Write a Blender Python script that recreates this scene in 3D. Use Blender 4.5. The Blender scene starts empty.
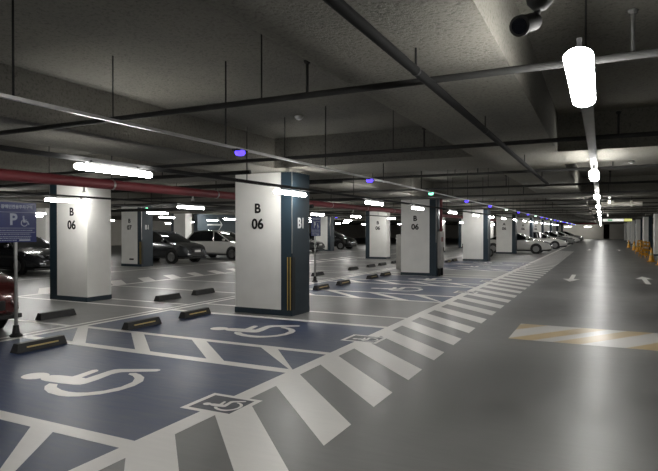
import bpy, bmesh, math, random
from mathutils import Vector, Matrix
random.seed(7)
PI = math.pi
scn = bpy.context.scene
COL = scn.collection

# ------------------------------------------------------------------ materials
def _new(name):
    m = bpy.data.materials.new(name); m.use_nodes = True
    nt = m.node_tree
    return m, nt, nt.nodes['Principled BSDF']

def mat(name, col, rough=.5, metal=0., var=.08, scale=6., bump=0., bscale=60., spec=.5, coat=0., rvar=0.):
    """painted / plain surface with noise variation in colour, roughness and height"""
    m, nt, p = _new(name)
    tc = nt.nodes.new('ShaderNodeTexCoord')
    n = nt.nodes.new('ShaderNodeTexNoise'); n.inputs['Scale'].default_value = scale; n.inputs['Detail'].default_value = 5
    nt.links.new(tc.outputs['Object'], n.inputs['Vector'])
    r = nt.nodes.new('ShaderNodeValToRGB')
    r.color_ramp.elements[0].position = .3; r.color_ramp.elements[1].position = .7
    r.color_ramp.elements[0].color = (*[c * (1 - var) for c in col], 1)
    r.color_ramp.elements[1].color = (*[min(1, c * (1 + var)) for c in col], 1)
    nt.links.new(n.outputs['Fac'], r.inputs['Fac'])
    nt.links.new(r.outputs['Color'], p.inputs['Base Color'])
    p.inputs['Roughness'].default_value = rough
    p.inputs['Metallic'].default_value = metal
    p.inputs['Specular IOR Level'].default_value = spec
    if coat: p.inputs['Coat Weight'].default_value = coat; p.inputs['Coat Roughness'].default_value = .08
    if rvar:
        mr = nt.nodes.new('ShaderNodeMapRange')
        mr.inputs['To Min'].default_value = rough - rvar; mr.inputs['To Max'].default_value = rough + rvar
        nt.links.new(n.outputs['Fac'], mr.inputs['Value']); nt.links.new(mr.outputs['Result'], p.inputs['Roughness'])
    if bump:
        b = nt.nodes.new('ShaderNodeTexNoise'); b.inputs['Scale'].default_value = bscale; b.inputs['Detail'].default_value = 3
        nt.links.new(tc.outputs['Object'], b.inputs['Vector'])
        bp = nt.nodes.new('ShaderNodeBump'); bp.inputs['Strength'].default_value = bump; bp.inputs['Distance'].default_value = .01
        nt.links.new(b.outputs['Fac'], bp.inputs['Height']); nt.links.new(bp.outputs['Normal'], p.inputs['Normal'])
    return m

def emit(name, col, strength):
    m, nt, p = _new(name)
    p.inputs['Base Color'].default_value = (*[min(1, c) for c in col], 1)
    p.inputs['Emission Color'].default_value = (*col, 1)
    p.inputs['Emission Strength'].default_value = strength
    return m

def floor_mat(name, col, rough, var=.22, wear=.25, bump=.018, coat=.09, fine=.12):
    """epoxy coated floor: cloudy tone, trowel scratches across the aisle, uneven gloss"""
    m, nt, p = _new(name)
    tc = nt.nodes.new('ShaderNodeTexCoord')
    L = nt.links.new
    n1 = nt.nodes.new('ShaderNodeTexNoise'); n1.inputs['Scale'].default_value = .9; n1.inputs['Detail'].default_value = 7; n1.inputs['Roughness'].default_value = .62
    L(tc.outputs['Object'], n1.inputs['Vector'])
    mp = nt.nodes.new('ShaderNodeMapping'); mp.inputs['Scale'].default_value = (1.2, 9, 1); mp.inputs['Rotation'].default_value = (0, 0, .25)
    L(tc.outputs['Object'], mp.inputs['Vector'])
    n2 = nt.nodes.new('ShaderNodeTexNoise'); n2.inputs['Scale'].default_value = 2.2; n2.inputs['Detail'].default_value = 6
    L(mp.outputs['Vector'], n2.inputs['Vector'])
    mx = nt.nodes.new('ShaderNodeMath'); mx.operation = 'MULTIPLY_ADD'; mx.inputs[1].default_value = .45
    L(n2.outputs['Fac'], mx.inputs[0])
    m2 = nt.nodes.new('ShaderNodeMath'); m2.operation = 'MULTIPLY'; m2.inputs[1].default_value = .55
    L(n1.outputs['Fac'], m2.inputs[0]); L(m2.outputs[0], mx.inputs[2])
    r = nt.nodes.new('ShaderNodeValToRGB')
    r.color_ramp.elements[0].position = .34; r.color_ramp.elements[1].position = .66
    r.color_ramp.elements[0].color = (*[c * (1 - var) for c in col], 1)
    r.color_ramp.elements[1].color = (*[c * (1 + var) for c in col], 1)
    L(mx.outputs[0], r.inputs['Fac']); L(r.outputs['Color'], p.inputs['Base Color'])
    mr = nt.nodes.new('ShaderNodeMapRange'); mr.inputs['From Min'].default_value = .3; mr.inputs['From Max'].default_value = .7
    mr.inputs['To Min'].default_value = rough * (1 - wear); mr.inputs['To Max'].default_value = rough * (1 + wear)
    L(mx.outputs[0], mr.inputs['Value']); L(mr.outputs['Result'], p.inputs['Roughness'])
    p.inputs['Coat Weight'].default_value = coat; p.inputs['Coat Roughness'].default_value = .27
    # orange-peel of the rolled coating: breaks the lamp reflections into glints
    fn = nt.nodes.new('ShaderNodeTexNoise'); fn.inputs['Scale'].default_value = 55.; fn.inputs['Detail'].default_value = 3
    L(tc.outputs['Object'], fn.inputs['Vector'])
    fb = nt.nodes.new('ShaderNodeBump'); fb.inputs['Strength'].default_value = fine; fb.inputs['Distance'].default_value = .004
    L(fn.outputs['Fac'], fb.inputs['Height']); L(fb.outputs['Normal'], p.inputs['Coat Normal']); L(fb.outputs['Normal'], p.inputs['Normal'])
    if not bump: return m
    mp2 = nt.nodes.new('ShaderNodeMapping'); mp2.inputs['Scale'].default_value = (3, 14, 1)
    L(tc.outputs['Object'], mp2.inputs['Vector'])
    n3 = nt.nodes.new('ShaderNodeTexNoise'); n3.inputs['Scale'].default_value = 3.; n3.inputs['Detail'].default_value = 4
    L(mp2.outputs['Vector'], n3.inputs['Vector'])
    bp = nt.nodes.new('ShaderNodeBump'); bp.inputs['Strength'].default_value = bump; bp.inputs['Distance'].default_value = .01
    L(n3.outputs['Fac'], bp.inputs['Height']); L(fb.outputs['Normal'], bp.inputs['Normal']); L(bp.outputs['Normal'], p.inputs['Normal'])
    return m

def ceiling_mat(name, col):
    """sprayed insulation on concrete: fine speckle and pits"""
    m, nt, p = _new(name); L = nt.links.new
    tc = nt.nodes.new('ShaderNodeTexCoord')
    v = nt.nodes.new('ShaderNodeTexNoise'); v.inputs['Scale'].default_value = 38; v.inputs['Detail'].default_value = 4; v.inputs['Roughness'].default_value = .7
    L(tc.outputs['Object'], v.inputs['Vector'])
    r = nt.nodes.new('ShaderNodeValToRGB')
    r.color_ramp.elements[0].position = .33; r.color_ramp.elements[1].position = .5
    r.color_ramp.elements[0].color = (*[c * .62 for c in col], 1); r.color_ramp.elements[1].color = (*col, 1)
    L(v.outputs['Fac'], r.inputs['Fac'])
    n = nt.nodes.new('ShaderNodeTexNoise'); n.inputs['Scale'].default_value = .7; n.inputs['Detail'].default_value = 4
    L(tc.outputs['Object'], n.inputs['Vector'])
    r2 = nt.nodes.new('ShaderNodeValToRGB')
    r2.color_ramp.elements[0].position = .3; r2.color_ramp.elements[1].position = .7
    r2.color_ramp.elements[0].color = (.82, .82, .82, 1); r2.color_ramp.elements[1].color = (1.1, 1.08, 1.04, 1)
    L(n.outputs['Fac'], r2.inputs['Fac'])
    mx = nt.nodes.new('ShaderNodeMix'); mx.data_type = 'RGBA'; mx.blend_type = 'MULTIPLY'; mx.inputs['Factor'].default_value = 1
    L(r.outputs['Color'], mx.inputs['A']); L(r2.outputs['Color'], mx.inputs['B'])
    L(mx.outputs['Result'], p.inputs['Base Color'])
    p.inputs['Roughness'].default_value = .95; p.inputs['Specular IOR Level'].default_value = .1
    bp = nt.nodes.new('ShaderNodeBump'); bp.inputs['Strength'].default_value = .6; bp.inputs['Distance'].default_value = .02
    L(v.outputs['Fac'], bp.inputs['Height']); L(bp.outputs['Normal'], p.inputs['Normal'])
    return m

M = {}
M['floor'] = floor_mat('floor_epoxy', (.140, .139, .133), .40)
M['blue'] = floor_mat('blue_epoxy', (.026, .043, .098), .45, .3)
M['white_line'] = floor_mat('white_road_paint', (.74, .72, .685), .38, .05, bump=0)
M['yellow_line'] = floor_mat('ochre_road_paint', (.40, .30, .155), .34, .08, bump=0)
M['pale_line'] = floor_mat('worn_white_paint', (.46, .45, .43), .34, .08, bump=0)
M['box_navy'] = floor_mat('dark_navy_road_paint', (.022, .026, .040), .45, .08, bump=0, coat=0)
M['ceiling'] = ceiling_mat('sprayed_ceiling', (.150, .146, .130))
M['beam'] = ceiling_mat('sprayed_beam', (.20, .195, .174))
M['white'] = mat('white_pillar_paint', (.86, .85, .81), .55, var=.04, scale=2.5, bump=.05, bscale=25)
M['navy'] = mat('navy_pillar_paint', (.017, .033, .047), .45, var=.10, scale=3, bump=.04, bscale=25)
M['wall'] = mat('pale_wall_paint', (.68, .65, .58), .7, var=.05, scale=1)
M['dark_wall'] = mat('dark_wall_paint', (.05, .05, .05), .8, var=.1, scale=1)
M['navy_wall'] = mat('blue_grey_wall_paint', (.05, .07, .085), .6, var=.08, scale=1)
M['black'] = mat('black_paint', (.012, .012, .012), .45, var=.15)
M['letter'] = mat('black_lettering', (.008, .008, .008), .7, spec=.2, var=.05)
M['wletter'] = mat('white_lettering', (.75, .76, .76), .5, var=.04)
M['rubber'] = mat('black_rubber', (.014, .014, .014), .55, var=.3, scale=20, bump=.2)
M['reflective'] = mat('yellow_reflective_tape', (.50, .38, .14), .35, var=.08)
M['gold'] = mat('yellow_guard_strip', (.50, .36, .10), .4, var=.08)
M['red'] = mat('red_pipe_paint', (.20, .036, .042), .5, var=.12, scale=3)
M['race_grey'] = mat('grey_raceway', (.13, .13, .128), .6, var=.12)
M['galv'] = mat('galvanised_steel', (.45, .45, .44), .33, metal=.9, var=.12, scale=8)
M['grey_metal'] = mat('grey_painted_steel', (.30, .30, .30), .45, metal=.2, var=.1)
M['pipe_grey'] = mat('dull_grey_pipe', (.036, .036, .035), .85, spec=.15, var=.15)
M['dark_metal'] = mat('dark_steel', (.022, .022, .022), .75, spec=.2, var=.15)
M['conduit'] = mat('black_conduit', (.008, .008, .008), .8, spec=.1)
M['stainless'] = mat('brushed_stainless', (.42, .41, .39), .35, metal=.85, var=.12, scale=5)
M['sign_blue'] = mat('blue_sign_sheet', (.035, .045, .15), .22, var=.05, coat=.4)
M['sign_white'] = mat('white_sign_print', (.36, .39, .48), .4, var=.04)
M['cone'] = mat('amber_plastic', (.75, .36, .03), .45, var=.08)
M['plastic_white'] = mat('white_plastic', (.7, .7, .68), .4, var=.03)
M['cctv'] = mat('grey_plastic', (.05, .05, .05), .75, spec=.2, var=.06)
M['lens'] = mat('black_glass', (.01, .01, .012), .08, var=.02)
M['glass'] = mat('tinted_glass', (.008, .009, .010), .06, var=.02)
M['tyre'] = mat('tyre_rubber', (.010, .010, .010), .7, var=.2)
M['rim'] = mat('alloy_rim', (.26, .26, .26), .35, metal=.8, var=.06)
M['trim'] = mat('black_car_plastic', (.015, .015, .015), .5, var=.1)
M['headlight'] = mat('headlight_lens', (.62, .64, .66), .08, metal=.3, var=.05)
M['tail'] = mat('red_lens', (.28, .012, .012), .15, var=.08)
M['plate'] = mat('number_plate', (.7, .7, .68), .4, var=.03)
M['car_white'] = mat('white_car_paint', (.62, .61, .58), .25, var=.02, coat=1)
M['car_silver'] = mat('silver_car_paint', (.36, .36, .35), .25, metal=.5, var=.03, coat=1)
M['car_grey'] = mat('dark_grey_car_paint', (.05, .053, .058), .25, metal=.4, var=.04, coat=1)
M['car_black'] = mat('black_car_paint', (.010, .010, .011), .2, var=.04, coat=1)
M['car_maroon'] = mat('maroon_car_paint', (.085, .016, .014), .22, metal=.2, var=.05, coat=1)
LAMP = 80.
M['tube'] = emit('white_tube_light', (1., .985, .95), LAMP)
M['aisle_tube'] = emit('white_aisle_light', (1., .985, .95), 80.)
M['violet'] = emit('violet_indicator', (.09, .05, 1.), 2.6)
M['green'] = emit('green_indicator', (.25, 1., .62), 3.)
M['pale_ind'] = emit('pale_green_indicator', (.75, 1., .8), 3.)
M['sign_lit'] = emit('lit_sign_white', (1., 1., .92), .7)
M['sign_lit_green'] = emit('lit_sign_green', (.15, .5, .25), .5)
M['sign_lit_yellow'] = emit('lit_sign_yellow', (.9, .9, .3), .6)

# ------------------------------------------------------------------ mesh helpers
def put(o, parent=None):
    COL.objects.link(o)
    if parent is not None: o.parent = parent
    return o

class MB:
    def __init__(s): s.bm = bmesh.new()
    def box(s, x0, x1, y0, y1, z0, z1):
        v = [s.bm.verts.new((x, y, z)) for z in (z0, z1) for x, y in ((x0, y0), (x1, y0), (x1, y1), (x0, y1))]
        for f in ((3, 2, 1, 0), (4, 5, 6, 7), (0, 1, 5, 4), (1, 2, 6, 5), (2, 3, 7, 6), (3, 0, 4, 7)):
            s.bm.faces.new([v[i] for i in f])
        return s
    def poly(s, pts, z0, z1=None):
        """flat polygon (z0) or a prism (z0..z1) from (x, y) points"""
        a = sum(p[0] * q[1] - q[0] * p[1] for p, q in zip(pts, pts[1:] + pts[:1]))
        if a < 0: pts = pts[::-1]
        t = [s.bm.verts.new((x, y, z0 if z1 is None else z1)) for x, y in pts]
        s.bm.faces.new(t)
        if z1 is not None:
            b = [s.bm.verts.new((x, y, z0)) for x, y in pts]
            s.bm.faces.new(b[::-1])
            n = len(t)
            for i in range(n): s.bm.faces.new((b[i], b[(i + 1) % n], t[(i + 1) % n], t[i]))
        return s
    def tube(s, a, b, r, n=12, r2=None, cap=True):
        a, b = Vector(a), Vector(b); d = (b - a).normalized()
        u = d.orthogonal().normalized(); w = d.cross(u); r2 = r if r2 is None else r2
        A = [s.bm.verts.new(a + (u * math.cos(t) + w * math.sin(t)) * r) for t in (2 * PI * i / n for i in range(n))]
        B = [s.bm.verts.new(b + (u * math.cos(t) + w * math.sin(t)) * r2) for t in (2 * PI * i / n for i in range(n))]
        for i in range(n): s.bm.faces.new((A[i], A[(i + 1) % n], B[(i + 1) % n], B[i]))
        if cap: s.bm.faces.new(A[::-1]); s.bm.faces.new(B)
        return s
    def lathe(s, prof, c=(0, 0, 0), axis='z', n=24):
        """closed rings from (r, h) profile around an axis through c"""
        c = Vector(c); rings = []
        for r, h in prof:
            ring = []
            for i in range(n):
                t = 2 * PI * i / n
                p = (r * math.cos(t), r * math.sin(t), h)
                if axis == 'y': p = (p[0], p[2], p[1])
                if axis == 'x': p = (p[2], p[0], p[1])
                ring.append(s.bm.verts.new(c + Vector(p)))
            rings.append(ring)
        for a, b in zip(rings, rings[1:]):
            for i in range(n): s.bm.faces.new((a[i], a[(i + 1) % n], b[(i + 1) % n], b[i]))
        s.bm.faces.new(rings[0][::-1]); s.bm.faces.new(rings[-1])
        return s
    def loft(s, rings, close=True, caps=True):
        R = [[s.bm.verts.new(p) for p in r] for r in rings]
        n = len(R[0])
        for a, b in zip(R, R[1:]):
            for i in range(n if close else n - 1): s.bm.faces.new((a[i], a[(i + 1) % n], b[(i + 1) % n], b[i]))
        if caps: s.bm.faces.new(R[0][::-1]); s.bm.faces.new(R[-1])
        return s
    def mesh(s, name, m, smooth=False, bevel=0.):
        if bevel:
            bmesh.ops.bevel(s.bm, geom=list(s.bm.edges), offset=bevel, segments=2, affect='EDGES', profile=.6)
        bmesh.ops.recalc_face_normals(s.bm, faces=s.bm.faces[:])
        me = bpy.data.meshes.new(name); s.bm.to_mesh(me); s.bm.free()
        me.materials.append(m)
        if smooth:
            for p in me.polygons: p.use_smooth = True
            try: me.set_sharp_from_angle(angle=math.radians(38))
            except Exception: pass
        return me
    def build(s, name, m, parent=None, smooth=False, bevel=0., loc=None):
        o = bpy.data.objects.new(name, s.mesh(name, m, smooth, bevel))
        put(o, parent)
        if loc is not None: o.location = loc
        return o

def thing(name, label, cat, loc=(0, 0, 0), rz=0., group=None):
    o = bpy.data.objects.new(name, None); o.empty_display_size = .1
    put(o); o.location = loc; o.rotation_euler = (0, 0, rz)
    o['label'] = label; o['category'] = cat; o['kind'] = 'thing'
    if group: o['group'] = group
    return o
def struct(o):
    o['kind'] = 'structure'; return o
def copy_tree(o, parent=None):
    c = o.copy(); COL.objects.link(c)
    if parent is not None: c.parent = parent
    for ch in list(o.children): copy_tree(ch, c)
    return c
ORD = ['nearest', 'second nearest', 'third nearest', 'fourth nearest', 'fifth nearest', 'sixth nearest', 'seventh nearest', 'eighth nearest',
       'ninth nearest', 'tenth nearest', 'eleventh nearest', 'twelfth nearest', 'thirteenth nearest', 'fourteenth nearest', 'fifteenth nearest',
       'sixteenth nearest', 'seventeenth nearest', 'eighteenth nearest', 'nineteenth nearest', 'twentieth nearest', 'twenty-first nearest',
       'twenty-second nearest', 'twenty-third nearest', 'twenty-fourth nearest']
NTH = ['first', 'second', 'third', 'fourth', 'fifth', 'sixth', 'seventh', 'eighth', 'ninth', 'tenth', 'eleventh', 'twelfth']

def text_obj(name, body, m, size, loc, rot, parent, thick=.003, align='CENTER', sx=1.):
    cu = bpy.data.curves.new(name, 'FONT'); cu.body = body; cu.size = size
    cu.align_x = align; cu.align_y = 'BOTTOM_BASELINE'; cu.extrude = thick * .5; cu.offset = size * .03
    cu.resolution_u = 4
    t = bpy.data.objects.new(name + '_tmp', cu); COL.objects.link(t)
    dg = bpy.context.evaluated_depsgraph_get()
    me = bpy.data.meshes.new_from_object(t.evaluated_get(dg))
    bpy.data.objects.remove(t); bpy.data.curves.remove(cu)
    me.name = name; me.materials.clear(); me.materials.append(m)
    if sx != 1: me.transform(Matrix.Scale(sx, 4, (1, 0, 0)))
    o = bpy.data.objects.new(name, me); put(o, parent); o.location = loc; o.rotation_euler = rot
    return o
FRONT = (PI / 2, 0, 0)            # reads when looking along +Y
SIDE = (PI / 2, 0, PI / 2)        # reads when looking along -X

# ------------------------------------------------------------------ layout (metres; X across the aisle, Y along it)
PER = 10.2
FY0, FY1 = -14., 128.
SLAB, SOFF = 3.2, 2.69
L1 = (-6.43, -5.15)     # pillar line by the aisle
L2 = (-11.47, -10.25)   # pillar line behind it
L3 = (-19.33, -18.12)
L4 = (-25.6, -24.4)
PY = 8.88; PD = .67

# ------------------------------------------------------------------ shell
fl = struct(MB().box(-46, 9, FY0, FY1, -.3, 0).build('floor', M['floor']))
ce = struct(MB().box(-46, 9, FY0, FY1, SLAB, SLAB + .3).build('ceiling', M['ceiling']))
xb = [(-45.9, -44.8), (-33, -31.8), (-25.6, -24.4), (-19.2, -17.95), L2, L1, (-1.70, -.55), (3.0, 4.1), (7.9, 8.9)]
for a, b in xb:
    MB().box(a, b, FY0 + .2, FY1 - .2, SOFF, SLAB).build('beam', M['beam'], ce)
yb = [PY - .6 + PER * k for k in range(-2, 12)]
for y in yb:
    for (a0, a1), (b0, b1) in zip(xb, xb[1:]):
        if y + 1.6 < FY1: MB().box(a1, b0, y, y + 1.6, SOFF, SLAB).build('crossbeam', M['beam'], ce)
struct(MB().box(-46, 9, FY0 - .3, FY0, 0, SLAB).build('wall_back', M['dark_wall']))
struct(MB().box(-46.3, -46, FY0, FY1, 0, SLAB).build('wall_left', M['wall']))
struct(MB().box(9, 9.3, FY0, FY1, 0, SLAB).build('wall_right', M['dark_wall']))
struct(MB().box(-46, .35, 112, 112.3, 0, SOFF).build('wall_far', M['wall']))
struct(MB().box(1.3, 9, 112, 112.3, 0, SOFF).build('wall_end', M['wall']))
struct(MB().box(-46, 9, FY1, FY1 + .3, 0, SLAB).build('wall_front', M['dark_wall']))

# ------------------------------------------------------------------ floor markings (parts of the floor)
def mark(name, pts, m, z, label=None):
    o = MB().poly(pts, z).build(name, m, fl)
    if label: o['label'] = label
    return o
def rect(x0, x1, y0, y1): return [(x0, y0), (x1, y0), (x1, y1), (x0, y1)]
Z1, Z2, Z3, Z4 = .0012, .0022, .0032, .0042
XE0, XE1 = -3.17, -2.99      # line along the aisle
XF = -1.84                   # free end of the crossing stripes
mark('edge_line', rect(XE0, XE1, -6, 100), M['white_line'], Z2)
for k in range(-8, 42):
    a = 4.83 + k
    mark('crossing_stripe', [(XE1, a), (XE1, a + .5), (XF, a + .5 - 1.19), (XF, a - 1.19)], M['white_line'], Z2)
mark('edge_line', rect(-7.80, -7.70, -6, 70), M['white_line'], Z2)
mark('edge_line', rect(-8.0, -7.92, -6, 70), M['white_line'], Z2)
mark('edge_line', rect(-12.72, -12.55, -6, 60), M['white_line'], Z2)
for k in range(0, 24):
    a = 2 + k * 1.2
    mark('crossing_stripe', [(-12.72, a), (-12.72, a + .5), (-13.9, a + .5 + .9), (-13.9, a + .9)], M['white_line'], Z2)
BODY = [(-.26, .31), (-.21, .345), (-.15, .355), (-.10, .32), (-.07, .25), (-.045, .08), (.0, .078), (.25, .115), (.285, .09), (.275, .045), (.24, .01), (-.03, -.05), (-.035, -.12),
        (.17, -.10), (.30, -.085), (.37, -.09), (.42, -.13), (.61, -.52), (.61, -.57), (.57, -.60), (.52, -.59), (.33, -.27), (.29, -.245), (.21, -.235),
        (-.02, -.28), (-.18, -.29), (-.235, -.27), (-.26, -.21), (-.285, -.05), (-.30, .16), (-.29, .25)]
WHEEL = [(-.34, .06), (-.43, .01), (-.51, -.09), (-.57, -.23), (-.59, -.41), (-.57, -.51), (-.52, -.60), (-.38, -.73), (-.21, -.80), (-.02, -.81), (.15, -.76), (.27, -.66), (.34, -.54), (.37, -.43), (.33, -.38), (.29, -.40),
         (.26, -.50), (.20, -.59), (.08, -.68), (-.10, -.71), (-.27, -.665), (-.39, -.57), (-.44, -.47), (-.455, -.38), (-.445, -.26), (-.40, -.13), (-.32, -.045)]
HEAD = [(-.21 + .135 * math.cos(t), .46 + .15 * math.sin(t)) for t in (2 * PI * i / 20 for i in range(20))]
def symbol(xc, yc, s, m, z):
    """wheelchair user: up points away from the aisle, legs towards +Y"""
    mb = MB()
    for i, ply in enumerate((BODY, WHEEL, HEAD)):
        mb.poly([(xc - v * s, yc + u * s) for u, v in ply], z + .0002 * i)
    return mb.build('wheelchair_symbol', m, fl)
def hatch(y0, y1):
    """diagonal bars between two bay lines"""
    h = y1 - y0
    for x in (-7.78, -6.56, -5.36, -4.16):
        xa, xb_ = max(x, -7.75), x + .27
        mark('hatch_bar', [(xa, y1), (xb_, y1), (min(xb_ + h * 1.12, XE0), y0), (min(x + h * 1.12, XE0 - .05), y0)], M['white_line'], Z2)
def bay_block(o, zone=True):
    """one pillar-to-pillar group: hatch, bay, hatch, bay (o = offset along Y)"""
    mark('bay_paint', rect(-7.75, -3.1, 1.80 + o, 8.60 + o), M['blue'], Z1, 'dark blue painted bay floor')
    for y0, y1 in ((1.78, 1.90), (2.94, 3.09), (5.32, 5.48), (6.33, 6.46), (8.47, 8.62)):
        mark('bay_line', rect(-7.75, XE0, y0 + o, y1 + o), M['white_line'], Z2)
    hatch(1.90 + o, 2.94 + o); hatch(5.48 + o, 6.33 + o)
    for yc in (4.12, 7.52):
        symbol(-5.1, yc + (.08 if yc < 5 else -.07) + o, 1., M['white_line'], Z3)
        mark('box_border', rect(-3.40, -2.84, yc - .27 + o, yc + .23 + o), M['white_line'], Z3)
        mark('box_panel', rect(-3.345, -2.895, yc - .215 + o, yc + .175 + o), M['box_navy'], Z3 + .0005)
        symbol(-3.12, yc - .02 + o, .27, M['white_line'], Z4)
for k in (-1, 0, 1, 2): bay_block(k * PER)
for k in range(-1, 6):
    o = k * PER
    mark('bay_line', rect(-7.70, XE0, 9.53 + o, 9.64 + o), M['white_line'], Z2)
    mark('bay_line', rect(-7.70, XE0, 8.62 + o, 8.64 + o), M['white_line'], Z2) if k > 2 else None
    for y in (6.30, 8.50, 9.25, 11.5, 13.75):
        mark('bay_line', rect(-12.55, -8.0, y + o, y + .1 + o), M['white_line'], Z2)
    if k > 2:
        for y in (1.9, 4.15, 6.4): mark('bay_line', rect(-7.70, XE0, y + o, y + .1 + o), M['white_line'], Z2)
for k in range(0, 4):
    for y in (.6, 2.9, 5.2, 7.5, 9.8): mark('bay_line', rect(-21.4, -16.8, y + 9.0 + k * PER - 9, y + .1 + k * PER), M['white_line'], Z2)
mark('edge_line', rect(-16.85, -16.7, 0, 50), M['white_line'], Z2)
# striped hump marking across the aisle
HX0, HX1, HY0, HY1 = -1.23, 2.2, 8.48, 9.92
mark('hump_marking', rect(HX0, HX1, HY0, HY1), M['pale_line'], Z1 + .0004, 'pale hump marking with ochre diagonal stripes')
def clip_band(x0, w):
    """ochre diagonal: starts at x0 on the near edge, width w, leans to +X going away"""
    def clip(poly):
        for ax, lim, sg in ((0, HX0, 1), (0, HX1, -1)):
            out = []
            for p, q in zip(poly, poly[1:] + poly[:1]):
                ip, iq = (p[ax] - lim) * sg >= 0, (q[ax] - lim) * sg >= 0
                if ip: out.append(p)
                if ip != iq:
                    t = (lim - p[ax]) / (q[ax] - p[ax]); out.append((lim, p[1] + t * (q[1] - p[1])))
            poly = out
            if not poly: return poly
        return poly
    return clip([(x0, HY0), (x0 + w, HY0), (x0 + w + 1.0, HY1), (x0 + 1.0, HY1)])
for x0 in (-2.15, -1.26, -.62, .30, 1.22, 2.1):
    p = clip_band(x0, .36 if x0 > -1.3 or x0 < -2 else .12)
    if len(p) > 2: mark('hump_stripe', p, M['yellow_line'], Z2)
def arrow(xc, yc, d):
    pts = [(-.07, -1.5), (.07, -1.5), (.07, .45), (.26, .45), (0, 1.5), (-.26, .45), (-.07, .45)]
    mark('direction_arrow', [(xc + u, yc + d * v) for u, v in pts], M['white_line'], Z2)
arrow(-.88, 20.2, -1); arrow(1.26, 20.3, 1)
arrow(-.88, 50, -1); arrow(1.26, 50, 1)

# ------------------------------------------------------------------ pillars
def pillar(xr, y, side, label, text=None, num=None, guard=True, b1=True):
    x0, x1 = xr; w = x1 - x0
    t = thing('concrete_pillar', label, 'pillar', ((x0 + x1) / 2, y, 0), group='concrete pillars of the car park')
    h = w / 2
    MB().box(-h, h, 0, PD, 0, SOFF - .001).build('shaft', M['white'], t, bevel=.008)
    e = .006; wr = .235
    s = 1 if side > 0 else -1
    a, b = sorted((s * (h - wr), s * (h + e)))
    n = MB().box(a, b, -e, PD + e, 0, SOFF - .005).build('navy_side', M['navy'], t, bevel=.004); n['label'] = 'navy painted side and corner'
    MB().box(-h - .008, h + .008, -.008, PD + .008, 0, .105).build('base_band', M['navy'], t)['label'] = 'dark navy skirting band'
    c = -s * wr / 2
    if text:
        text_obj('lettering', text, M['letter'], .25, (c, -.005, 1.935), FRONT, t)
        text_obj('lettering', num, M['letter'], .27, (c, -.005, 1.63), FRONT, t)
    if b1:
        text_obj('lettering', 'B1', M['wletter'], .27, (s * (h + e + .002), PD * .5, 1.645), SIDE if s > 0 else (PI / 2, 0, -PI / 2), t, sx=.95)
    if guard:
        for i, (q, r) in enumerate(((-.085, 0), (-.028, 0))):
            MB().box(s * (h + q) - .008, s * (h + q) + .008, -e - .012, -e, .11, 1.10).build('guard_strip', M['gold'], t)
        MB().box(*sorted((s * (h - .105), s * (h + e + .006))), -e - .006, .10, .11, 1.10).build('corner_guard', M['black'], t)
    MB().box(*sorted((s * (h + e - .012), s * (h + e + .002))), -e - .003, .012 - e, 1.17, SOFF - .01).build('corner_bead', M['stainless'], t)
    return t
names1 = ['tall white pillar marked B 06 and B1, standing large between the blue bays', 'white pillar marked B 06 with a steel cabinet behind it',
          'plain white pillar without lettering, navy on its aisle side', 'white pillar marked A 06 just before the row of pale cars',
          'white pillar marked A 06 rising behind the first white car', 'white pillar with faint lettering rising behind the second pale car']
for k in range(0, 9):
    y = PY + PER * k - (.24 if k else 0)
    tx = [('B', '06'), ('B', '06'), (None, None), ('A', '06'), ('A', '06'), ('A', '06'), (None, None), (None, None), (None, None)][k]
    lb = names1[k] if k < len(names1) else 'far white pillar, %s one of the aisle row counted from the camera' % NTH[k]
    dx = -.08 if k > 1 else 0
    pillar((L1[0] + dx, L1[1] + dx), y, 1, lb, tx[0], tx[1], guard=k < 1, b1=k < 1)
names2 = ['white pillar marked B 06 beside the parking sign, navy along its outer edge', 'white pillar marked B 06 behind the wheel stops between two lettered pillars',
          'pale pillar seen in the gap beside the steel cabinet']
for k, y in enumerate([8.62, 28.9, 39.3, 49.5, 59.7]):
    dx = -.48 if k == 1 else 0
    pillar((L2[0] + dx, L2[1] + dx), y, -1, names2[k] if k < 3 else 'pale pillar deep in the garage, %s of the second row' % NTH[k], 'B' if k < 2 else None, '06', guard=False, b1=False)
names3 = ['pillar marked B 07 and B1 standing in front of the dark grey car', 'pillar behind the smaller blue sign, navy on its right', ]
for k, y in enumerate([18.1, 38.2, 48.5]):
    pillar(L3 if k == 0 else (-20.0, -18.75), y, 1, names3[k] if k < 2 else 'dim pillar far behind the black car', 'B' if k == 0 else None, '07', guard=k == 0, b1=k == 0)
    if k == 0:
        q = MB()
        q.box(-.12, .14, -.003, 0, .28, .35)
        q.build('sticker', M['letter'], [o for o in bpy.data.objects if o.get('label') == names3[0]][0])
for k, y in enumerate([18.1, 28.2, 38.4, 48.6]):
    pillar(L4, y, -1, ['white pillar in the left distance between sign and lettered pillar', 'white pillar far behind the white car with sloping roof',
           'pale pillar far behind the garage lamps', 'faint pillar at the far back of the garage'][k], None, None, False, False)
for k in range(4, 10):
    y = PY + PER * k - 9.55
    x0 = 2.98
    t = thing('concrete_pillar', '%s grey pillar along the right edge behind the amber cones' % ORD[k - 4], 'pillar', (x0 + .3, y, 0), group='grey pillars on the right side')
    MB().box(-.3, .3, 0, .7, 0, SOFF - .001).build('shaft', M['white'], t, bevel=.008)
    MB().box(.06, .31, -.006, .706, 0, SOFF).build('navy_side', M['navy'], t)
    MB().box(-.308, .308, -.008, .708, 0, .1).build('base_band', M['navy'], t)

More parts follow.
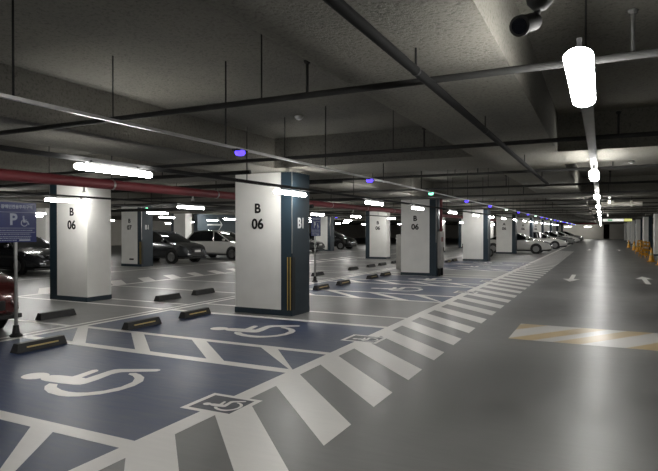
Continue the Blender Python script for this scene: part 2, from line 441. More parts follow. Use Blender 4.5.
# core wall far behind the parked cars, with its painted arrow
w = struct(MB().box(-24.35, -24.05, 29.0, 38, 0, SOFF).build('wall_core', M['navy_wall']))
ar = MB()
ar.box(-24.045, -24.04, 30.0, 31.6, 1.93, 2.03)
ar.poly([(0, 0), (.1, 0), (.6, .5), (.1, 1.), (0, 1.), (.48, .5)], 0, .008)
o = ar.build('painted_arrow', M['wletter'], w)
for v in o.data.vertices:
    if v.co.x > -20: v.co = Vector((-24.046 + v.co.z, 31.1 + v.co.x, 1.48 + v.co.y))

# ------------------------------------------------------------------ wheel stops
ws = thing('wheel_stop', 'black rubber wheel stop lying nearest the camera in the first blue bay', 'wheel stop', (-6.83, 4.97, 0), group='rubber wheel stops')
ring = lambda y, k: [(-.075, y, 0), (.075, y, 0), (.045 * k, y, .118 if k < 1 else .12), (-.045 * k, y, .12)]
mb = MB(); mb.loft([[(-.08, -.375, 0), (.08, -.375, 0), (.055, -.365, .05), (-.055, -.365, .05)][0:4] if False else [(-.08, -.375, .001), (.08, -.375, .001), (.046, -.345, .12), (-.046, -.345, .12)],
                    [(-.08, .375, .001), (.08, .375, .001), (.046, .345, .12), (-.046, .345, .12)]])
mb.build('rubber_block', M['rubber'], ws, bevel=.006)
rs = MB(); rs.box(-.004, .004, -.235, .235, -.010, .010)
r_ = rs.build('reflective_strip', M['reflective'], ws); r_.location = (.0655, 0, .064); r_.rotation_euler = (0, -.28, 0); r_['label'] = 'yellow reflective strip'
spots = [(-6.83, 6.83, 'black wheel stop with yellow strip, left one in the bay beside the big pillar'),
         (-6.80, 8.13, 'black wheel stop with yellow strip just before the big pillar, right one of its bay'),
         (-6.83, 13.37, 'black wheel stop just right of the big pillar, near the small sign post'),
         (-6.83, 14.80, 'black wheel stop second to the right of the big pillar'),
         (-6.83, 17.10, 'black wheel stop left of a pair in front of the second lettered pillar'),
         (-6.83, 18.35, 'black wheel stop right of a pair in front of the second lettered pillar'),
         (-6.83, 27.2, 'tiny wheel stop on the floor past the steel cabinet'),
         (-6.83, 28.5, 'tiny wheel stop beside the plain pillar without lettering'),
         (-8.98, 6.87, 'plain black wheel stop in front of the left lettered pillar, beside the sign post', ),
         (-8.98, 9.78, 'black wheel stop without strip behind the second blue bay'),
         (-8.98, 11.05, 'black wheel stop partly hidden behind the big pillar on its left'),
         (-8.98, 17.3, 'black wheel stop right behind the small sign post'),
         (-8.98, 20.4, 'black wheel stop alone on the grey floor beyond the small sign'),
         (-8.98, 22.3, 'small wheel stop, left of three beneath the distant lettered pillar'),
         (-8.98, 23.7, 'small wheel stop, middle of three beneath the distant lettered pillar'),
         (-8.98, 25.4, 'small wheel stop, right of three beneath the distant lettered pillar'),
         (-8.98, 32.4, 'tiny wheel stop far off beside the steel cabinet'),
         (-8.33, 4.85, 'black wheel stop at the left picture edge under the maroon car')]
for i, s_ in enumerate(spots):
    c = copy_tree(ws); c.location = (s_[0], s_[1], 0); c['label'] = s_[2]
    if s_[0] < -8: c.rotation_euler = (0, 0, PI)

# ------------------------------------------------------------------ parking signs
def bay_sign(y, label, full=True, x=-7.92):
    t = thing('parking_sign', label, 'sign', (x, y, 0), group='blue signs on posts')
    MB().tube((0, 0, .02), (0, 0, 1.99), .024, 14).build('post', M['galv'], t, smooth=True)
    MB().lathe([(.09, 0), (.09, .02), (.055, .05), (.04, .17), (.030, .17)], n=16).build('base', M['rubber'], t, smooth=True)
    H = .315
    b = MB().box(.028, .040, -H, H, 1.42, 2.02).build('board', M['sign_blue'], t, bevel=.002)
    fx = .0405
    if full:
        text_obj('heading', '장애인전용주차구역', M['sign_white'], .062, (fx, 0, 1.93), SIDE, t, .001, sx=.98)
        text_obj('big_letter', 'P', M['sign_white'], .235, (fx, -.06, 1.685), SIDE, t, .001)
    q = MB()
    for z in (1.868, 1.63, 1.565): q.box(fx, fx + .001, -.29, .29, z, z + .005)
    q.box(fx, fx + .001, .03, .21, 1.44, 1.462)
    for z in (1.592, 1.535, 1.50, 1.475, 1.445):
        y0 = -.27
        while y0 < (.0 if z < 1.47 else .22):
            wd = random.uniform(.01, .03); q.box(fx, fx + .001, y0, y0 + wd, z, z + .012); y0 += wd + .012
    q.build('small_print', M['sign_white'], t)
    s = .115; mb = MB()
    S2 = lambda u, v: (u * s, v * s)
    for i, ply in enumerate((BODY, WHEEL, HEAD)):
        # same wheelchair user, upright on the board
        mb.poly([S2(u, v) for u, v in ply], .0003 * i, .0003 * i + .001)
    o = mb.build('wheelchair_symbol', M['sign_white'], t); o.rotation_euler = SIDE; o.location = (fx, .125, 1.75)
    if not full:
        text_obj('big_letter', 'P', M['sign_white'], .235, (fx, -.09, 1.685), SIDE, t, .001)
        text_obj('heading', '장애인전용주차구역', M['sign_white'], .062, (fx, 0, 1.93), SIDE, t, .001, sx=.98)
    return t
bay_sign(5.37, 'large blue disabled parking sign with white P, on a post at the left edge')
bay_sign(15.2, 'small blue parking sign on a thin post just right of the big pillar', False, -7.99)
t3 = bay_sign(25.6, 'distant dark parking sign on a post beside the plain white pillar', False)

# ------------------------------------------------------------------ lamps
def lamp_master(name, length, wd, hh, m, drop, label, group):
    t = thing(name, label, 'lamp', (0, 0, 0), group=group)
    mb = MB(); n = 14; rings = []
    L = length / 2
    for k in range(-6, 7):
        a = k / 6
        if abs(k) >= 4: yy = math.copysign(L - wd / 2 + wd / 2 * math.sin((abs(k) - 4) / 2 * PI / 2), k); f = max(.12, math.cos((abs(k) - 4) / 2 * PI / 2 * .95))
        else: yy = (L - wd / 2) * k / 4; f = 1
        rings.append([(wd / 2 * f * math.cos(q), yy, hh / 2 * f * math.sin(q)) for q in (2 * PI * i / n for i in range(n))])
    mb.loft(rings); mb.build('diffuser', m, t, smooth=True)['label'] = 'glowing white tube'
    MB().box(-wd * .25, wd * .25, -L * .72, L * .72, hh * .42, hh * .42 + .03).build('housing', M['grey_metal'], t)
    for yy in (-L * .6, L * .6): MB().box(-.012, .012, yy - .012, yy + .012, hh * .4 + .03, drop).build('hanger_bracket', M['dark_metal'], t)
    return t
# aisle row
am = lamp_master('aisle_lamp', 1.12, .13, .075, M['aisle_tube'], .13, 'large glaring ceiling light over the aisle, nearest the camera', 'ceiling lights over the driving aisle')
AY = [3.28] + [9.0 + 5.85 * k for k in range(17)]
am.location = (-.10, AY[0], 2.40)
for k, y in enumerate(AY[1:]):
    c = copy_tree(am); c.location = (-.10, y, 2.40)
    c['label'] = 'ceiling light over the driving aisle, %s' % (NTH[k + 1] + ' from the camera' if k < 11 else '%d lamps beyond the nearest' % (k + 1))
for j, y in enumerate((-2.6, -8.4)):
    c = copy_tree(am); c.location = (-.10, y, 2.40); c['label'] = ['aisle ceiling light just behind the viewpoint', 'aisle ceiling light farther behind the viewpoint'][j]
# bay rows
tm = lamp_master('tube_lamp', 1.08, .075, .07, M['tube'], .08, 'long white tube light above the sign, nearest of the bay row', 'tube lights hung over the parking bays')
BROW = [4.46, 8.45, 12.45, 15.97, 20.3, 24.45, 28.2, 32.1, 36.6, 41.4, 45.5, 49.6, 53.7, 57.8, 61.9, 66, 70, 74]
tm.location = (-4.84, BROW[0], 2.26)
for k, y in enumerate(BROW[1:]):
    c = copy_tree(tm); c.location = (-4.92, y, 2.25)
    c['label'] = ('tube light crossing the big lettered pillar' if k == 0 else
                  'tube light in the row past the big pillar, %s one beyond it' % (NTH[k - 1] if k < 13 else '%dth' % k))
for j, y in enumerate((.3, -3.9)):
    c = copy_tree(tm); c.location = (-4.92, y, 2.25); c['label'] = ['tube light over the bays just behind the viewpoint', 'tube light over the bays farther behind the viewpoint'][j]
rows = [(-10.08, [8.0, 11.9, 15.6, 19.4, 23.2, 28.0, 34, 38.6, 44.4, 48.8, 54.6, 59], 'over the second pillar row'),
        (-15.0, [10, 15.8, 21.6, 27.4, 33.2, 39, 44.8, 50.6, 56.4], 'over the farther aisle'),
        (-19.6, [14.0, 21.3, 26.5, 31.5, 36.5, 43.0, 50.0, 57], 'above the dark parked cars'),
        (-23.2, [16.5, 23, 29.5, 36, 42.5, 49, 55.5], 'beyond the dark parked cars'),
        (-29.0, [18, 26, 34, 42, 50], 'in the deep left distance'), (-36.5, [22, 31, 40, 49], 'along the far left wall')]
for x, ys, where in rows:
    for k, y in enumerate(ys):
        c = copy_tree(tm); c.location = (x, y, 2.25 if x < -11 else 2.22)
        c['label'] = 'tube light %s, %s of that row from the camera' % (where, NTH[k])
        if x == -10.08 and k == 0: c['label'] = 'slim tube light across the top of the pillar beside the parking sign'
c = copy_tree(tm); c.location = (-10.08, 3.0, 2.22); c['label'] = 'tube light over the back bays left of the view'
for k, x in enumerate((-5.5, -2.2)):
    c = copy_tree(tm); c.location = (x, 109.5, 2.25); c.rotation_euler = (0, 0, PI / 2); c['label'] = ['tube light before the pale end wall, farther from the aisle lights', 'tube light before the pale end wall, next to the aisle lights'][k]
# rails that carry the lamps
def rail(name, x, y0, y1, z, wd, h, m, label, first=.8, step=4.1, rods=True):
    t = thing(name, label, 'rail', (x, y0, z))
    MB().box(-wd / 2, wd / 2, 0, y1 - y0, 0, h).build('channel', m, t)
    if rods:
        y = first
        while y < min(y1 - y0, 60) - .2:
            yy = y0 + y
            inx = any(a - .02 < x < b + .02 for a, b in xb) or any(q - .01 < yy < q + 1.61 for q in yb)
            MB().tube((0, y, h), (0, y, (SOFF if inx else SLAB) - z + .005), .007, 6).build('hanger_rod', M['dark_metal'], t)
            y += step
    return t
rail('lamp_rail', -.10, 3.3, 108, 2.53, .085, .05, M['race_grey'], 'shiny metal channel carrying the aisle ceiling lights', step=5.85)
rail('lamp_rail', -4.92, -6, 78, 2.33, .06, .045, M['dark_metal'], 'dark conduit carrying the tube lights along the big pillar', step=4.1)
rail('lamp_rail', -10.08, -6, 64, 2.30, .05, .04, M['dark_metal'], 'dark conduit carrying lamps along the second pillar row', step=5.2)
# guidance indicators on their tray
tray = rail('cable_tray', -3.2, -4, 92, 2.39, .03, .022, M['galv'], 'thin bright tray with violet and green indicators running over the bay ends', first=1.94, step=2.11)
MB().box(-.05, .03, 5.95, 6.03, .005, .06).build('junction_box', M['pipe_grey'], tray)
gm = thing('bay_indicator', 'violet indicator light on the tray, nearest the camera', 'indicator light', (-3.2, 4.5, 2.39), group='indicator lights on the tray')
def ind_mesh(nm, m):
    mb = MB(); mb.lathe([(.026, 0), (.050, -.006), (.053, -.030), (.04, -.050), (.016, -.056)], n=16); return mb.mesh(nm, m, True)
MB().box(-.03, .03, -.09, .09, -.012, .004).build('hanger_bracket', M['pipe_grey'], gm)
im = {k: ind_mesh('indicator_lens', M[k]) for k in ('violet', 'green', 'pale_ind')}
put(bpy.data.objects.new('lens', im['violet']), gm)
for k in range(1, 24):
    col = 'green' if k % 3 == 2 else 'violet'
    c = gm.copy(); COL.objects.link(c); c.location = (-3.2, 4.5 + 3.4 * k, 2.39)
    for ch in gm.children:
        d = ch.copy(); COL.objects.link(d); d.parent = c
        if ch.name.startswith('lens'): d.data = im['violet' if col == 'violet' else ('green' if k == 2 else 'pale_ind')]
    c['label'] = '%s indicator light on the tray, %s from the camera' % ('violet' if col == 'violet' else 'pale green', NTH[k] if k < 12 else '%dth' % (k + 1))
tr2 = rail('cable_tray', -15.75, 4, 44, 2.47, .08, .04, M['pipe_grey'], 'dim tray with green indicators over the farther aisle', step=6)
for y, col, lb in ((16.0, 'green', 'green indicator light in front of the B 07 pillar'), (24.5, 'green', 'green indicator light left of the B 07 pillar'), (33, 'violet', 'dim violet indicator light behind the small sign')):
    c = gm.copy(); COL.objects.link(c); c.location = (-15.75, y, 2.47); c['label'] = lb; c['group'] = 'indicator lights over the farther aisle'
    for ch in gm.children:
        d = ch.copy(); COL.objects.link(d); d.parent = c
        if ch.name.startswith('lens'): d.data = im[col]

# ------------------------------------------------------------------ pipes
def ypipe(name, x, z, r, y0, y1, m, label, cat='pipe'):
    t = thing(name, label, cat, (x, y0, z))
    MB().tube((0, 0, 0), (0, y1 - y0, 0), r, 14).build('run', m, t, smooth=True)
    return t
fp = ypipe('fire_pipe', -7.92, 2.42, .088, -6, 80, M['red'], 'thick red fire main running behind the pillars under the beams')
y = 1.2
while y < 66:
    MB().tube((0, y, .0), (0, y, SLAB - 2.42 if not any(q < y - 6 < q + 1.6 for q in yb) else SOFF - 2.42), .01, 6).build('hanger_rod', M['dark_metal'], fp)
    MB().lathe([(.094, -.02), (.094, .02)], (0, y, 0), 'y', 14).build('clamp', M['galv'], fp)
    y += 3.0
for y in (9.9, 12.6, 15.4, 18.2, 24):
    MB().tube((0, y, -.085), (.0, y, -.16), .018, 8).tube((0, y, -.16), (0, y, -.175), .035, 8).build('sprinkler_head', M['galv'], fp, smooth=True)
SY = [3.68, 6.75, 10.1, 13.4, 16.6, 20.3, 23.6, 27, 30.4, 34, 38.6, 42.5, 47, 53, 58]
for k, y in enumerate(SY):
    r = .026 if k % 2 else .024
    t = thing('sprinkler_pipe', 'thin grey pipe crossing under the ceiling, %s' % (NTH[k] + ' from the camera' if k < 12 else '%d pipes beyond the nearest' % k), 'pipe', (0, y, 2.62), group='pipes crossing the ceiling')
    MB().tube((-17, 0, 0), (8.5, 0, 0), r, 10).build('run', M['pipe_grey'], t, smooth=True)
    inb = any(q < y < q + 1.6 for q in yb)
    if not inb:
        for x in (-2.0, .16):
            MB().tube((x, 0, 0), (x, 0, .24), .011, 8).lathe([(.022, .24), (.030, .262), (.008, .27)], (x, 0, 0), n=10).build('upright_sprinkler', M['pipe_grey'], t, smooth=True)
    for x in (-14, -9, -4.03, -2.41, 2.2):
        onb = inb or any(a < x < b for a, b in xb)
        MB().tube((x, 0, 0), (x, 0, (SOFF if onb else SLAB) - 2.62 + .003), .006, 6).build('hanger_rod', M['dark_metal'], t)
t = ypipe('conduit', -1.00, 2.553, .028, -9, 12.2, M['conduit'], 'dark conduit slanting across the top middle of the ceiling')
for y in (2, 6, 10.3, 12.2, 14.4, 17.4, 20): MB().tube((0, y, 0), (0, y, SOFF - 2.553 + .002), .008, 6).build('hanger_rod', M['dark_metal'], t); MB().lathe([(.03, -.012), (.03, .012)], (0, y, 0), 'y', 12).build('clamp', M['dark_metal'], t)
for k, (x0, x1, y, z, r) in enumerate(((-17.2, -5.2, 7.6, 2.56, .035), (-17, -4.6, 9.9, 2.56, .03), (-17.2, -7, 13.2, 2.25, .05), (-17.5, -6.6, 16, 2.58, .05))):
    t = thing('service_pipe', 'grey pipe in the dim space behind the bay lamps, %s from the camera' % NTH[k], 'pipe', (0, y, z), group='pipes behind the bay lamps')
    MB().tube((x0, 0, 0), (x1, 0, 0), r, 10).build('run', M['pipe_grey'], t, smooth=True)
    for x in (x0 + .6, x1 - 1.9): MB().tube((x, 0, 0), (x, 0, SOFF - z), .01, 6).build('hanger_rod', M['dark_metal'], t)
t = thing('fire_pipe', 'red pipe crossing the far end of the aisle under the beams', 'pipe', (0, 88, 2.55))
MB().tube((-12, 0, 0), (-.6, 0, 0), .11, 10).build('run', M['red'], t, smooth=True)
# ceiling duct across the aisle with hung boxes
t = thing('ventilation_duct', 'pale round duct crossing the aisle under the ceiling', 'duct', (0, 22.2, 2.53))
MB().tube((-.02, 0, 0), (1.28, 0, 0), .085, 14).build('run', M['wall'], t, smooth=True)
for x in (.35, .95): MB().box(x - .03, x + .03, -.095, .095, -.095, .12).build('clamp', M['wall'], t); MB().tube((x, 0, .1), (x, 0, SLAB - 2.53), .008, 6).build('hanger_rod', M['dark_metal'], t)
for i, (x, y) in enumerate(((.24, 21.), (.36, 40.))):
    t = thing('light_box', ['bright upright box hung beside the aisle lamps above the duct', 'small bright upright box hung farther along the aisle'][i], 'light box', (x, y, 2.50))
    MB().box(-.035, .035, -.03, .03, 0, .42).build('case', M['sign_lit'], t, bevel=.004)  # white junction box, no lamp: emission added to make it look bright
    MB().tube((0, 0, .42), (0, 0, SLAB - 2.50), .006, 6).build('hanger_rod', M['dark_metal'], t)
t = thing('direction_sign', 'lit sign board hung across the far aisle', 'sign', (-.15, 41, 2.19))
MB().box(.2, 1.95, -.04, .04, -.02, .18).build('case', M['dark_metal'], t)
MB().box(.22, 1.45, -.05, -.04, 0, .16).build('white_panel', M['sign_lit'], t)
MB().box(.5, .8, -.055, -.05, .03, .13).build('green_panel', M['sign_lit_green'], t)
MB().box(1.48, 1.93, -.05, -.04, 0, .16).build('yellow_panel', M['sign_lit_yellow'], t)
for x in (.4, 1.7): MB().tube((x, 0, .17), (x, 0, SLAB - 2.19), .01, 6).build('hanger_rod', M['dark_metal'], t)

# smoke detectors
def detector(x, y, label, z=SLAB):
    t = thing('smoke_detector', label, 'smoke detector', (x, y, z), group='smoke detectors on the ceiling')
    MB().lathe([(.05, 0), (.062, -.008), (.058, -.03)], n=20).build('base', M['plastic_white'], t, smooth=True)
    MB().lathe([(.045, -.03), (.035, -.05), (.015, -.058)], n=20).build('sensor_dome', M['plastic_white'], t, smooth=True)
detector(-3.80, 6.75, 'small white smoke detector on the dark ceiling above the big pillar')
detector(.62, 14.6, 'small white smoke detector on the ceiling right of the aisle lights')
detector(-8.6, 6.6, 'tiny white smoke detector above the long tube light', SLAB)

# surveillance camera
cc = thing('surveillance_camera', 'grey bullet surveillance camera hanging from the ceiling near the top right', 'camera', (-.24, 2.50, 2.5))
MB().tube((.0, .02, .12), (.0, .02, SLAB - 2.5), .014, 10).build('drop_pole', M['dark_metal'], cc, smooth=True)
MB().lathe([(.045, .095), (.056, .09), (.052, .07), (.03, .045), (.014, .04)], (.0, .02, 0), n=20).build('mount', M['cctv'], cc, smooth=True)
d = Vector((-.24, -.85, -.36)).normalized()
a = Vector((-.03, .06, .01)); b = a + d * .14
mb = MB(); mb.tube(tuple(a), tuple(b), .038, 20); mb.tube(tuple(a - d * .03), tuple(a), .026, 20, .038); mb.build('camera_body', M['cctv'], cc, smooth=True)
MB().tube(tuple(b - d * .01), tuple(b + d * .02), .043, 20).build('hood', M['cctv'], cc, smooth=True)
MB().tube(tuple(b + d * .019), tuple(b + d * .023), .032, 20).build('lens_window', M['lens'], cc, smooth=True)
MB().tube((0, .02, .06), tuple(a), .014, 10).build('swivel_arm', M['cctv'], cc, smooth=True)

# ------------------------------------------------------------------ steel cabinet and riser by the second lettered pillar
P1Y = PY + PER - .24
t = thing('steel_cabinet', 'stainless steel cabinet fixed on the aisle side of the second lettered pillar', 'cabinet', (-5.14, P1Y + .12, 0))
MB().box(0, .10, 0, .50, .27, 1.56).build('cabinet_body', M['stainless'], t, bevel=.008)
MB().box(.10, .112, .03, .47, .32, 1.50).build('door', M['stainless'], t)
MB().box(.112, .13, .40, .43, .85, 1.0).build('handle', M['dark_metal'], t)
MB().box(.112, .116, .12, .36, 1.2, 1.36).build('alarm_plate', M['red'], t)
MB().box(.01, .09, .05, .09, .0, .28).box(.01, .09, .41, .45, .0, .28).build('stand', M['dark_metal'], t)
t = thing('steel_cabinet', 'stainless steel cabinet seen left of the second lettered pillar', 'cabinet', (-7.55, 21.5, 0))
MB().box(0, .55, 0, .4, 0, 1.42).build('cabinet_body', M['stainless'], t, bevel=.01)
MB().box(.03, .52, -.012, 0, .08, 1.36).build('door', M['stainless'], t)
t = thing('riser_pipe', 'red upright pipe dropping to the steel cabinet', 'pipe', (-5.075, P1Y + .37, 1.56))
MB().tube((0, 0, 0), (0, 0, SOFF - 1.56), .05, 14).build('run', M['red'], t, smooth=True)
MB().lathe([(.066, .03), (.066, .09)], n=14).build('flange', M['red'], t, smooth=True)

# ------------------------------------------------------------------ cones and barricades on the right
cn = thing('traffic_cone', 'amber traffic cone, nearest one by the right edge', 'cone', (2.42, 29.3, 0), group='amber cones on the right')
MB().box(-.19, .19, -.19, .19, 0, .035).build('base', M['cone'], cn, bevel=.01)
MB().lathe([(.145, .035), (.14, .06), (.035, .70), (.02, .71)], n=20).build('cone_body', M['cone'], cn, smooth=True)
MB().lathe([(.098, .33), (.078, .46)], n=20).build('reflective_band', M['reflective'], cn, smooth=True)
for x, y, lb in ((2.28, 32.3, 'amber traffic cone standing just left of the nearest cone'), (2.35, 50.6, 'amber traffic cone far along the right side, before the last one'),
                 (2.25, 57.5, 'amber traffic cone farthest along the right side'), (2.4, 46.8, 'amber traffic cone right behind the amber barricades')):
    c = copy_tree(cn); c.location = (x, y, 0); c['label'] = lb
br = thing('folding_barricade', 'amber folding barricade, nearest of the three', 'barricade', (2.3, 36.2, 0), .5, group='amber barricades on the right'); br.scale = (.6, .7, .9)
for s in (-1, 1):
    for xx in (-.32, .32):
        MB().tube((xx, s * .28, 0), (xx * .86, s * .02, 1.05), .026, 8).build('leg', M['cone'], br, smooth=True)
    for z in (.22, .50, .78, 1.0):
        f = 1 - z / 1.05 * .14; yy = s * (.28 - .26 * z / 1.05)
        MB().box(-.32 * f, .32 * f, yy - .016, yy + .016, z - .045, z + .045).build('crossbar', M['cone'], br)
for y, rz, lb in ((38.6, .3, 'amber folding barricade, middle one of three'), (42.2, .8, 'amber folding barricade, farthest of the three')):
    c = copy_tree(br); c.location = (2.3, y, 0); c.rotation_euler = (0, 0, rz); c.scale = (.6, .7, .9); c['label'] = lb

# ------------------------------------------------------------------ cars
def wheel_meshes(R, wd):
    ty = MB().lathe([(R * .62, -wd / 2), (R * .93, -wd / 2), (R, -wd * .32), (R, wd * .32), (R * .93, wd / 2), (R * .62, wd / 2)], (0, 0, 0), 'y', 26).mesh('tyre', M['tyre'], True)
    mb = MB(); mb.lathe([(R * .66, -wd / 2 - .004), (R * .66, -wd / 2 + .02), (R * .60, -wd / 2 + .02), (R * .60, -wd / 2 - .004)], (0, 0, 0), 'y', 26)
    for k in range(5):
        a = 2 * PI * k / 5; c, s = math.cos(a), math.sin(a)
        for dlt in (-.16, .16):
            c2, s2 = math.cos(a + dlt), math.sin(a + dlt)
            mb.tube((c * R * .1, -wd / 2 - .006, s * R * .1), (c2 * R * .63, -wd / 2 - .002, s2 * R * .63), R * .055, 6)
    mb.lathe([(R * .16, -wd / 2 - .02), (R * .16, -wd / 2 + .02)], (0, 0, 0), 'y', 12)
    return ty, mb.mesh('rim', M['rim'], True)

def car_master(kind, paint, label, group='parked cars'):
    """x runs rear (0) to nose (L); y is the width"""
    if kind == 'suv':
        L, W, R = 4.55, .92, .355
        deck = [(0, .62), (.05, .95), (.2, 1.08), (1.2, 1.10), (2.4, 1.10), (3.25, 1.09), (3.75, 1.05), (4.2, .97), (4.42, .86), (4.52, .66), (4.55, .5)]
        cab = [(.12, 1.10, 1.12), (.35, 1.10, 1.45), (.62, 1.10, 1.64), (1.2, 1.10, 1.705), (1.9, 1.10, 1.70), (2.45, 1.10, 1.62), (2.95, 1.10, 1.36), (3.38, 1.08, 1.10)]
        ax, zb = (.80, 3.62), .30
    elif kind == 'hatch':
        L, W, R = 3.6, .80, .29
        deck = [(0, .55), (.05, .85), (.2, .95), (1.0, .97), (2.0, .97), (2.7, .95), (3.1, .88), (3.4, .78), (3.55, .62), (3.6, .45)]
        cab = [(.15, .96, .98), (.35, .96, 1.25), (.6, .97, 1.43), (1.2, .97, 1.50), (1.75, .97, 1.47), (2.2, .97, 1.25), (2.65, .95, .97)]
        ax, zb = (.6, 2.9), .24
    else:
        L, W, R = 4.65, .90, .32
        deck = [(0, .58), (.05, .86), (.25, .97), (.75, .98), (1.8, .95), (2.8, .96), (3.4, .94), (3.95, .86), (4.35, .75), (4.58, .60), (4.65, .45)]
        cab = [(.55, .96, .99), (.95, .95, 1.22), (1.35, .95, 1.39), (1.9, .95, 1.45), (2.3, .95, 1.44), (2.7, .95, 1.33), (3.1, .95, 1.13), (3.45, .94, .96)]
        ax, zb = (.85, 3.70), .22
    t = thing('car', label, 'car', group=group)
    rings = []
    for x, z in deck:
        e = min(1, .80 + .5 * min(x, L - x)) if min(x, L - x) < .4 else 1
        w = W * e; lo = zb + (.08 if min(x, L - x) < .1 else 0); zz = max(z, lo + .1)
        half = [(w * .86, lo), (w * .97, lo + .12 * (zz - lo)), (w, lo + .45 * (zz - lo)), (w * .985, lo + .72 * (zz - lo)), (w * .94, zz - .05 * (zz - lo)), (w * .80, zz)]
        ring = [(x, y, z_) for y, z_ in half] + [(x, 0, zz + .025)] + [(x, -y, z_) for y, z_ in half[::-1]]
        rings.append(ring)
    # more stations so the hood reads smooth
    MB().loft(rings).build('body', paint, t, smooth=True)
    rg = []
    for x, z0, z1 in cab:
        f = (z1 - z0) / (max(c[2] for c in cab) - z0 + .001)
        wb, wt = W * .93, W * (.93 - .20 * f)
        rg.append([(x, wb, z0 - .03), (x, wt + .01, z1 - .03), (x, wt * .86, z1), (x, 0, z1 + .015), (x, -wt * .86, z1), (x, -wt - .01, z1 - .03), (x, -wb, z0 - .03)])
    MB().loft(rg).build('windows', M['glass'], t, smooth=True)['label'] = 'dark tinted windows'
    # roof skin and window posts in body colour
    rf = MB(); hi = [c for c in cab if c[2] > cab[0][2] + .62 * (max(q[2] for q in cab) - cab[0][2])]
    rr = []
    for x, z0, z1 in hi:
        f = (z1 - z0) / (max(c[2] for c in cab) - z0 + .001); wt = W * (.93 - .20 * f)
        rr.append([(x, wt + .02, z1 - .05), (x, wt * .88, z1 + .012), (x, 0, z1 + .028), (x, -wt * .88, z1 + .012), (x, -wt - .02, z1 - .05), (x, 0, z1 - .03)])
    rf.loft(rr); rf.build('roof', paint, t, smooth=True)
    for s in (-1, 1):
        for (xa, za, ha), (xb_, zb_, hb) in ((cab[-1], None, None) and (cab[-1], cab[-3]) or (cab[-1], cab[-3]), (cab[0], cab[2])):
            ka = W * .935; top = W * (.93 - .20 * (hb - zb_) / (max(c[2] for c in cab) - zb_ + .001))
            ps = MB(); ps.tube((xa, s * ka, za), (xb_, s * (top + .012), hb - .03), .035, 6); ps.build('window_post', paint, t, smooth=True)
        xm = (ax[0] + ax[1]) / 2 + .05; zt = max(c[2] for c in cab) - .06
        ps = MB(); ps.tube((xm, s * W * .945, cab[3][1] - .02), (xm - .12, s * W * .755, zt), .03, 6)
        ps.build('window_post', paint, t, smooth=True)
    ty, rm = wheel_meshes(R, .21)
    for xx in ax:
        for s in (-1, 1):
            wl = bpy.data.objects.new('wheel', ty); put(wl, t); wl.location = (xx, s * (W - .085), R); wl.rotation_euler = (0, 0, 0 if s < 0 else PI)
            r = bpy.data.objects.new('rim', rm); put(r, wl)
            MB().lathe([(R * 1.17, -.012), (R * 1.17, .012)], (xx, s * (W - .004), R + .015), 'y', 26).build('wheel_arch', M['trim'], t)
    for s in (-1, 1):
        zl = deck[-3][1] - .05
        hb = MB(); hb.loft([[(L - .62, s * W * .93, zl + .10), (L - .62, s * W * .985, zl), (L - .62, s * W * .95, zl - .03)], [(L - .12, s * W * .60, zl - .0), (L - .10, s * W * .66, zl - .10), (L - .06, s * W * .50, zl - .12)]])
        hb.build('headlight', M['headlight'], t, smooth=True)
        tb = MB().box(-.01, .16, *sorted((s * W * .60, s * W * .90)), deck[2][1] - .26, deck[2][1] - .08); tb.build('tail_light', M['tail'], t, bevel=.015)
        mr = MB().lathe([(.02, 0), (.075, .02), (.08, .10), (.05, .15)], (cab[-1][0] - .35, 0, 0), 'y', 10)
        o = mr.build('side_mirror', paint, t, smooth=True); o.location = (0, s * W * .93, cab[3][1] + .06)
        if s < 0: o.scale = (1, -1, 1)
    zg = zb + .12
    MB().box(L - .10, L + .015, -W * .55, W * .55, zg, zg + .16).build('lower_grille', M['trim'], t, bevel=.02)
    MB().box(L - .14, L - .005, -W * .42, W * .42, zg + .24, zg + .36).build('grille', M['trim'], t, bevel=.02)
    MB().box(L + .005, L + .025, -.22, .22, zg + .17, zg + .28).build('number_plate', M['plate'], t)
    MB().box(-.03, .02, -.22, .22, .60, .71).build('number_plate', M['plate'], t)
    MB().box(.1, L - .1, -W * .95, W * .95, zb - .05, zb + .03).build('sill', M['trim'], t, bevel=.02)
    MB().box(cab[0][0] - .02 + .3, ax[0] + .6, W * .905, W * .985, deck[3][1] - .16, deck[3][1] - .13).build('door_trim', M['trim'], t)
    for s in (-1, 1):
        for xd in (1.75, 2.65): MB().box(xd - .1, xd + .1, *sorted((s * W * .97, s * (W * .97 + .035))), deck[4][1] - .19, deck[4][1] - .155).build('door_handle', paint, t)
    return t, L, W
def park(t, L, W, nose, ynear, d=1):
    """nose towards +X at x = nose; near side at ynear"""
    t.location = (nose - L, ynear + W, 0) if d > 0 else (nose + L, ynear + W, 0)
    t.rotation_euler = (0, 0, 0 if d > 0 else PI)
def recolour(t, a, b):
    for ch in t.children_recursive:
        if ch.data and ch.data.materials and ch.data.materials[0] == a:
            ch.data = ch.data.copy(); ch.data.materials[0] = b
sv, sL, sW = car_master('suv', M['car_grey'], 'dark grey sport utility car parked behind the B 07 pillar'); sv.scale = (.93, .93, .93); park(sv, sL * .93, sW * .93, -17.55, 20.3)
c = copy_tree(sv); recolour(c, M['car_grey'], M['car_white']); park(c, sL * .93, sW * .93, -17.1, 24.5); c['label'] = 'white sport utility car left of the big pillar'
c = copy_tree(sv); recolour(c, M['car_grey'], M['car_black']); park(c, sL * .93, sW * .93, -18.6, 41.6); c['label'] = 'black sport utility car far off, right of the small sign'
sd, dL, dW = car_master('sedan', M['car_white'], 'white sedan nosing out just past the A 06 pillar, nearest of the pale cars'); park(sd, dL, dW, -3.05, 40.0)
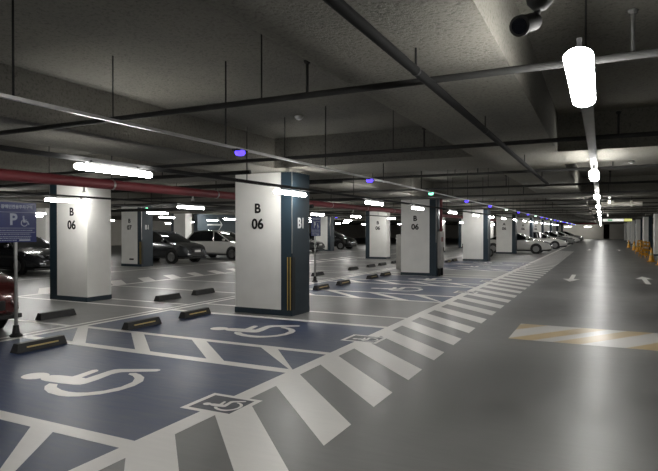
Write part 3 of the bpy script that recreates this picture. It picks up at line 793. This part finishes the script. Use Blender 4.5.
for nose, y, p, lb in ((-2.6, 50.7, 'car_white', 'white car second in the far pale row'), (-2.45, 60.9, 'car_silver', 'silver car third in the far pale row'),
                       (-2.3, 71, 'car_white', 'white car fourth in the far pale row'), (-2.2, 82, 'car_silver', 'silver car last in the far pale row'),
                       (-17.75, 12.75, 'car_grey', 'dark sedan behind the large blue parking sign'), (-18.2, 34.6, 'car_grey', 'dark car peeking out right behind the big pillar'),
                       (-24.6, 45.5, 'car_white', 'pale car deep in the garage behind the black car')):
    c = copy_tree(sd); recolour(c, M['car_white'], M[p]) if p != 'car_white' else None
    park(c, dL, dW, nose, y); c['label'] = lb
c = copy_tree(sv); recolour(c, M['car_grey'], M['car_maroon']); c['label'] = 'maroon car cut off at the left picture edge'
c.location = (-8.06 - sL * .93, 3.97 + sW * .93, 0)
# motor scooter between two pillars, nose to the aisle (x runs tail to nose)
t = thing('motor_scooter', 'black motor scooter parked between the plain pillar and the A 06 pillar', 'scooter', (-7.55, 33.6, 0))
ty, rm = wheel_meshes(.26, .12)
for x in (.32, 1.58):
    wl = bpy.data.objects.new('wheel', ty); put(wl, t); wl.location = (x, 0, .26)
    put(bpy.data.objects.new('rim', rm), wl)
def ring(x, w, z0, z1): return [(x, -w, z0), (x, w, z0), (x, w * 1.05, (z0 + z1) / 2), (x, w * .6, z1), (x, -w * .6, z1), (x, -w * 1.05, (z0 + z1) / 2)]
MB().loft([ring(.0, .08, .62, .78), ring(.2, .15, .48, .80), ring(.55, .18, .30, .78), ring(.8, .17, .22, .70), ring(.9, .16, .2, .36), ring(1.2, .15, .2, .33), ring(1.3, .16, .2, .5)]).build('body', M['car_black'], t, smooth=True)
MB().loft([ring(.05, .10, .78, .84), ring(.3, .15, .79, .88), ring(.6, .16, .77, .86), ring(.85, .12, .70, .80)]).build('seat', M['rubber'], t, smooth=True)
MB().loft([ring(1.24, .17, .25, .45), ring(1.34, .20, .35, .80), ring(1.36, .17, .8, 1.0), ring(1.46, .10, .55, .95)]).build('front_shield', M['car_black'], t, smooth=True)
MB().tube((1.58, 0, .26), (1.32, 0, 1.02), .035, 10).build('fork', M['galv'], t, smooth=True)
MB().tube((1.26, -.34, 1.06), (1.26, .34, 1.06), .016, 8).build('handlebar', M['dark_metal'], t, smooth=True)
MB().lathe([(.02, -.03), (.09, 0), (.085, .03), (.03, .06)], (1.42, 0, .86), 'x', 14).build('headlight', M['headlight'], t, smooth=True)
MB().loft([[(1.34, -.16, 1.05), (1.36, -.16, 1.05), (1.36, .16, 1.05), (1.34, .16, 1.05)], [(1.22, -.12, 1.36), (1.235, -.12, 1.36), (1.235, .12, 1.36), (1.22, .12, 1.36)]]).build('windscreen', M['glass'], t)
for sd_ in (-1, 1): MB().tube((1.27, sd_ * .25, 1.07), (1.24, sd_ * .34, 1.24), .008, 6).tube((1.235, sd_ * .36, 1.25), (1.25, sd_ * .36, 1.25), .05, 12).build('mirror', M['galv'], t, smooth=True)
MB().box(-.02, .02, -.07, .07, .58, .66).build('tail_light', M['tail'], t)
MB().tube((.75, .1, .25), (.66, .22, .0), .014, 8).build('kickstand', M['galv'], t)

# ------------------------------------------------------------------ camera and view
cam = bpy.data.cameras.new('camera'); co = bpy.data.objects.new('camera', cam); COL.objects.link(co)
cam.sensor_width = 36; cam.sensor_fit = 'HORIZONTAL'; cam.lens = 36 * 552 / 658
cam.clip_end = 400; cam.clip_start = .05
co.location = (0, 0, 1.6)
co.rotation_euler = (PI / 2 - .0095, 0, .4585)
scn.camera = co
wd = bpy.data.worlds.new('world'); scn.world = wd; wd.use_nodes = True
wd.node_tree.nodes['Background'].inputs['Color'].default_value = (0, 0, 0, 1)
vs = scn.view_settings
scn.display_settings.display_device = 'sRGB'
vs.view_transform = 'Standard'; vs.look = 'None'; vs.gamma = 1; vs.exposure = 0.0; vs.use_curve_mapping = False
cy = scn.cycles
cy.use_denoising = True
cy.max_bounces = 7; cy.diffuse_bounces = 4; cy.glossy_bounces = 3
cy.sample_clamp_indirect = 6
cy.use_light_tree = True
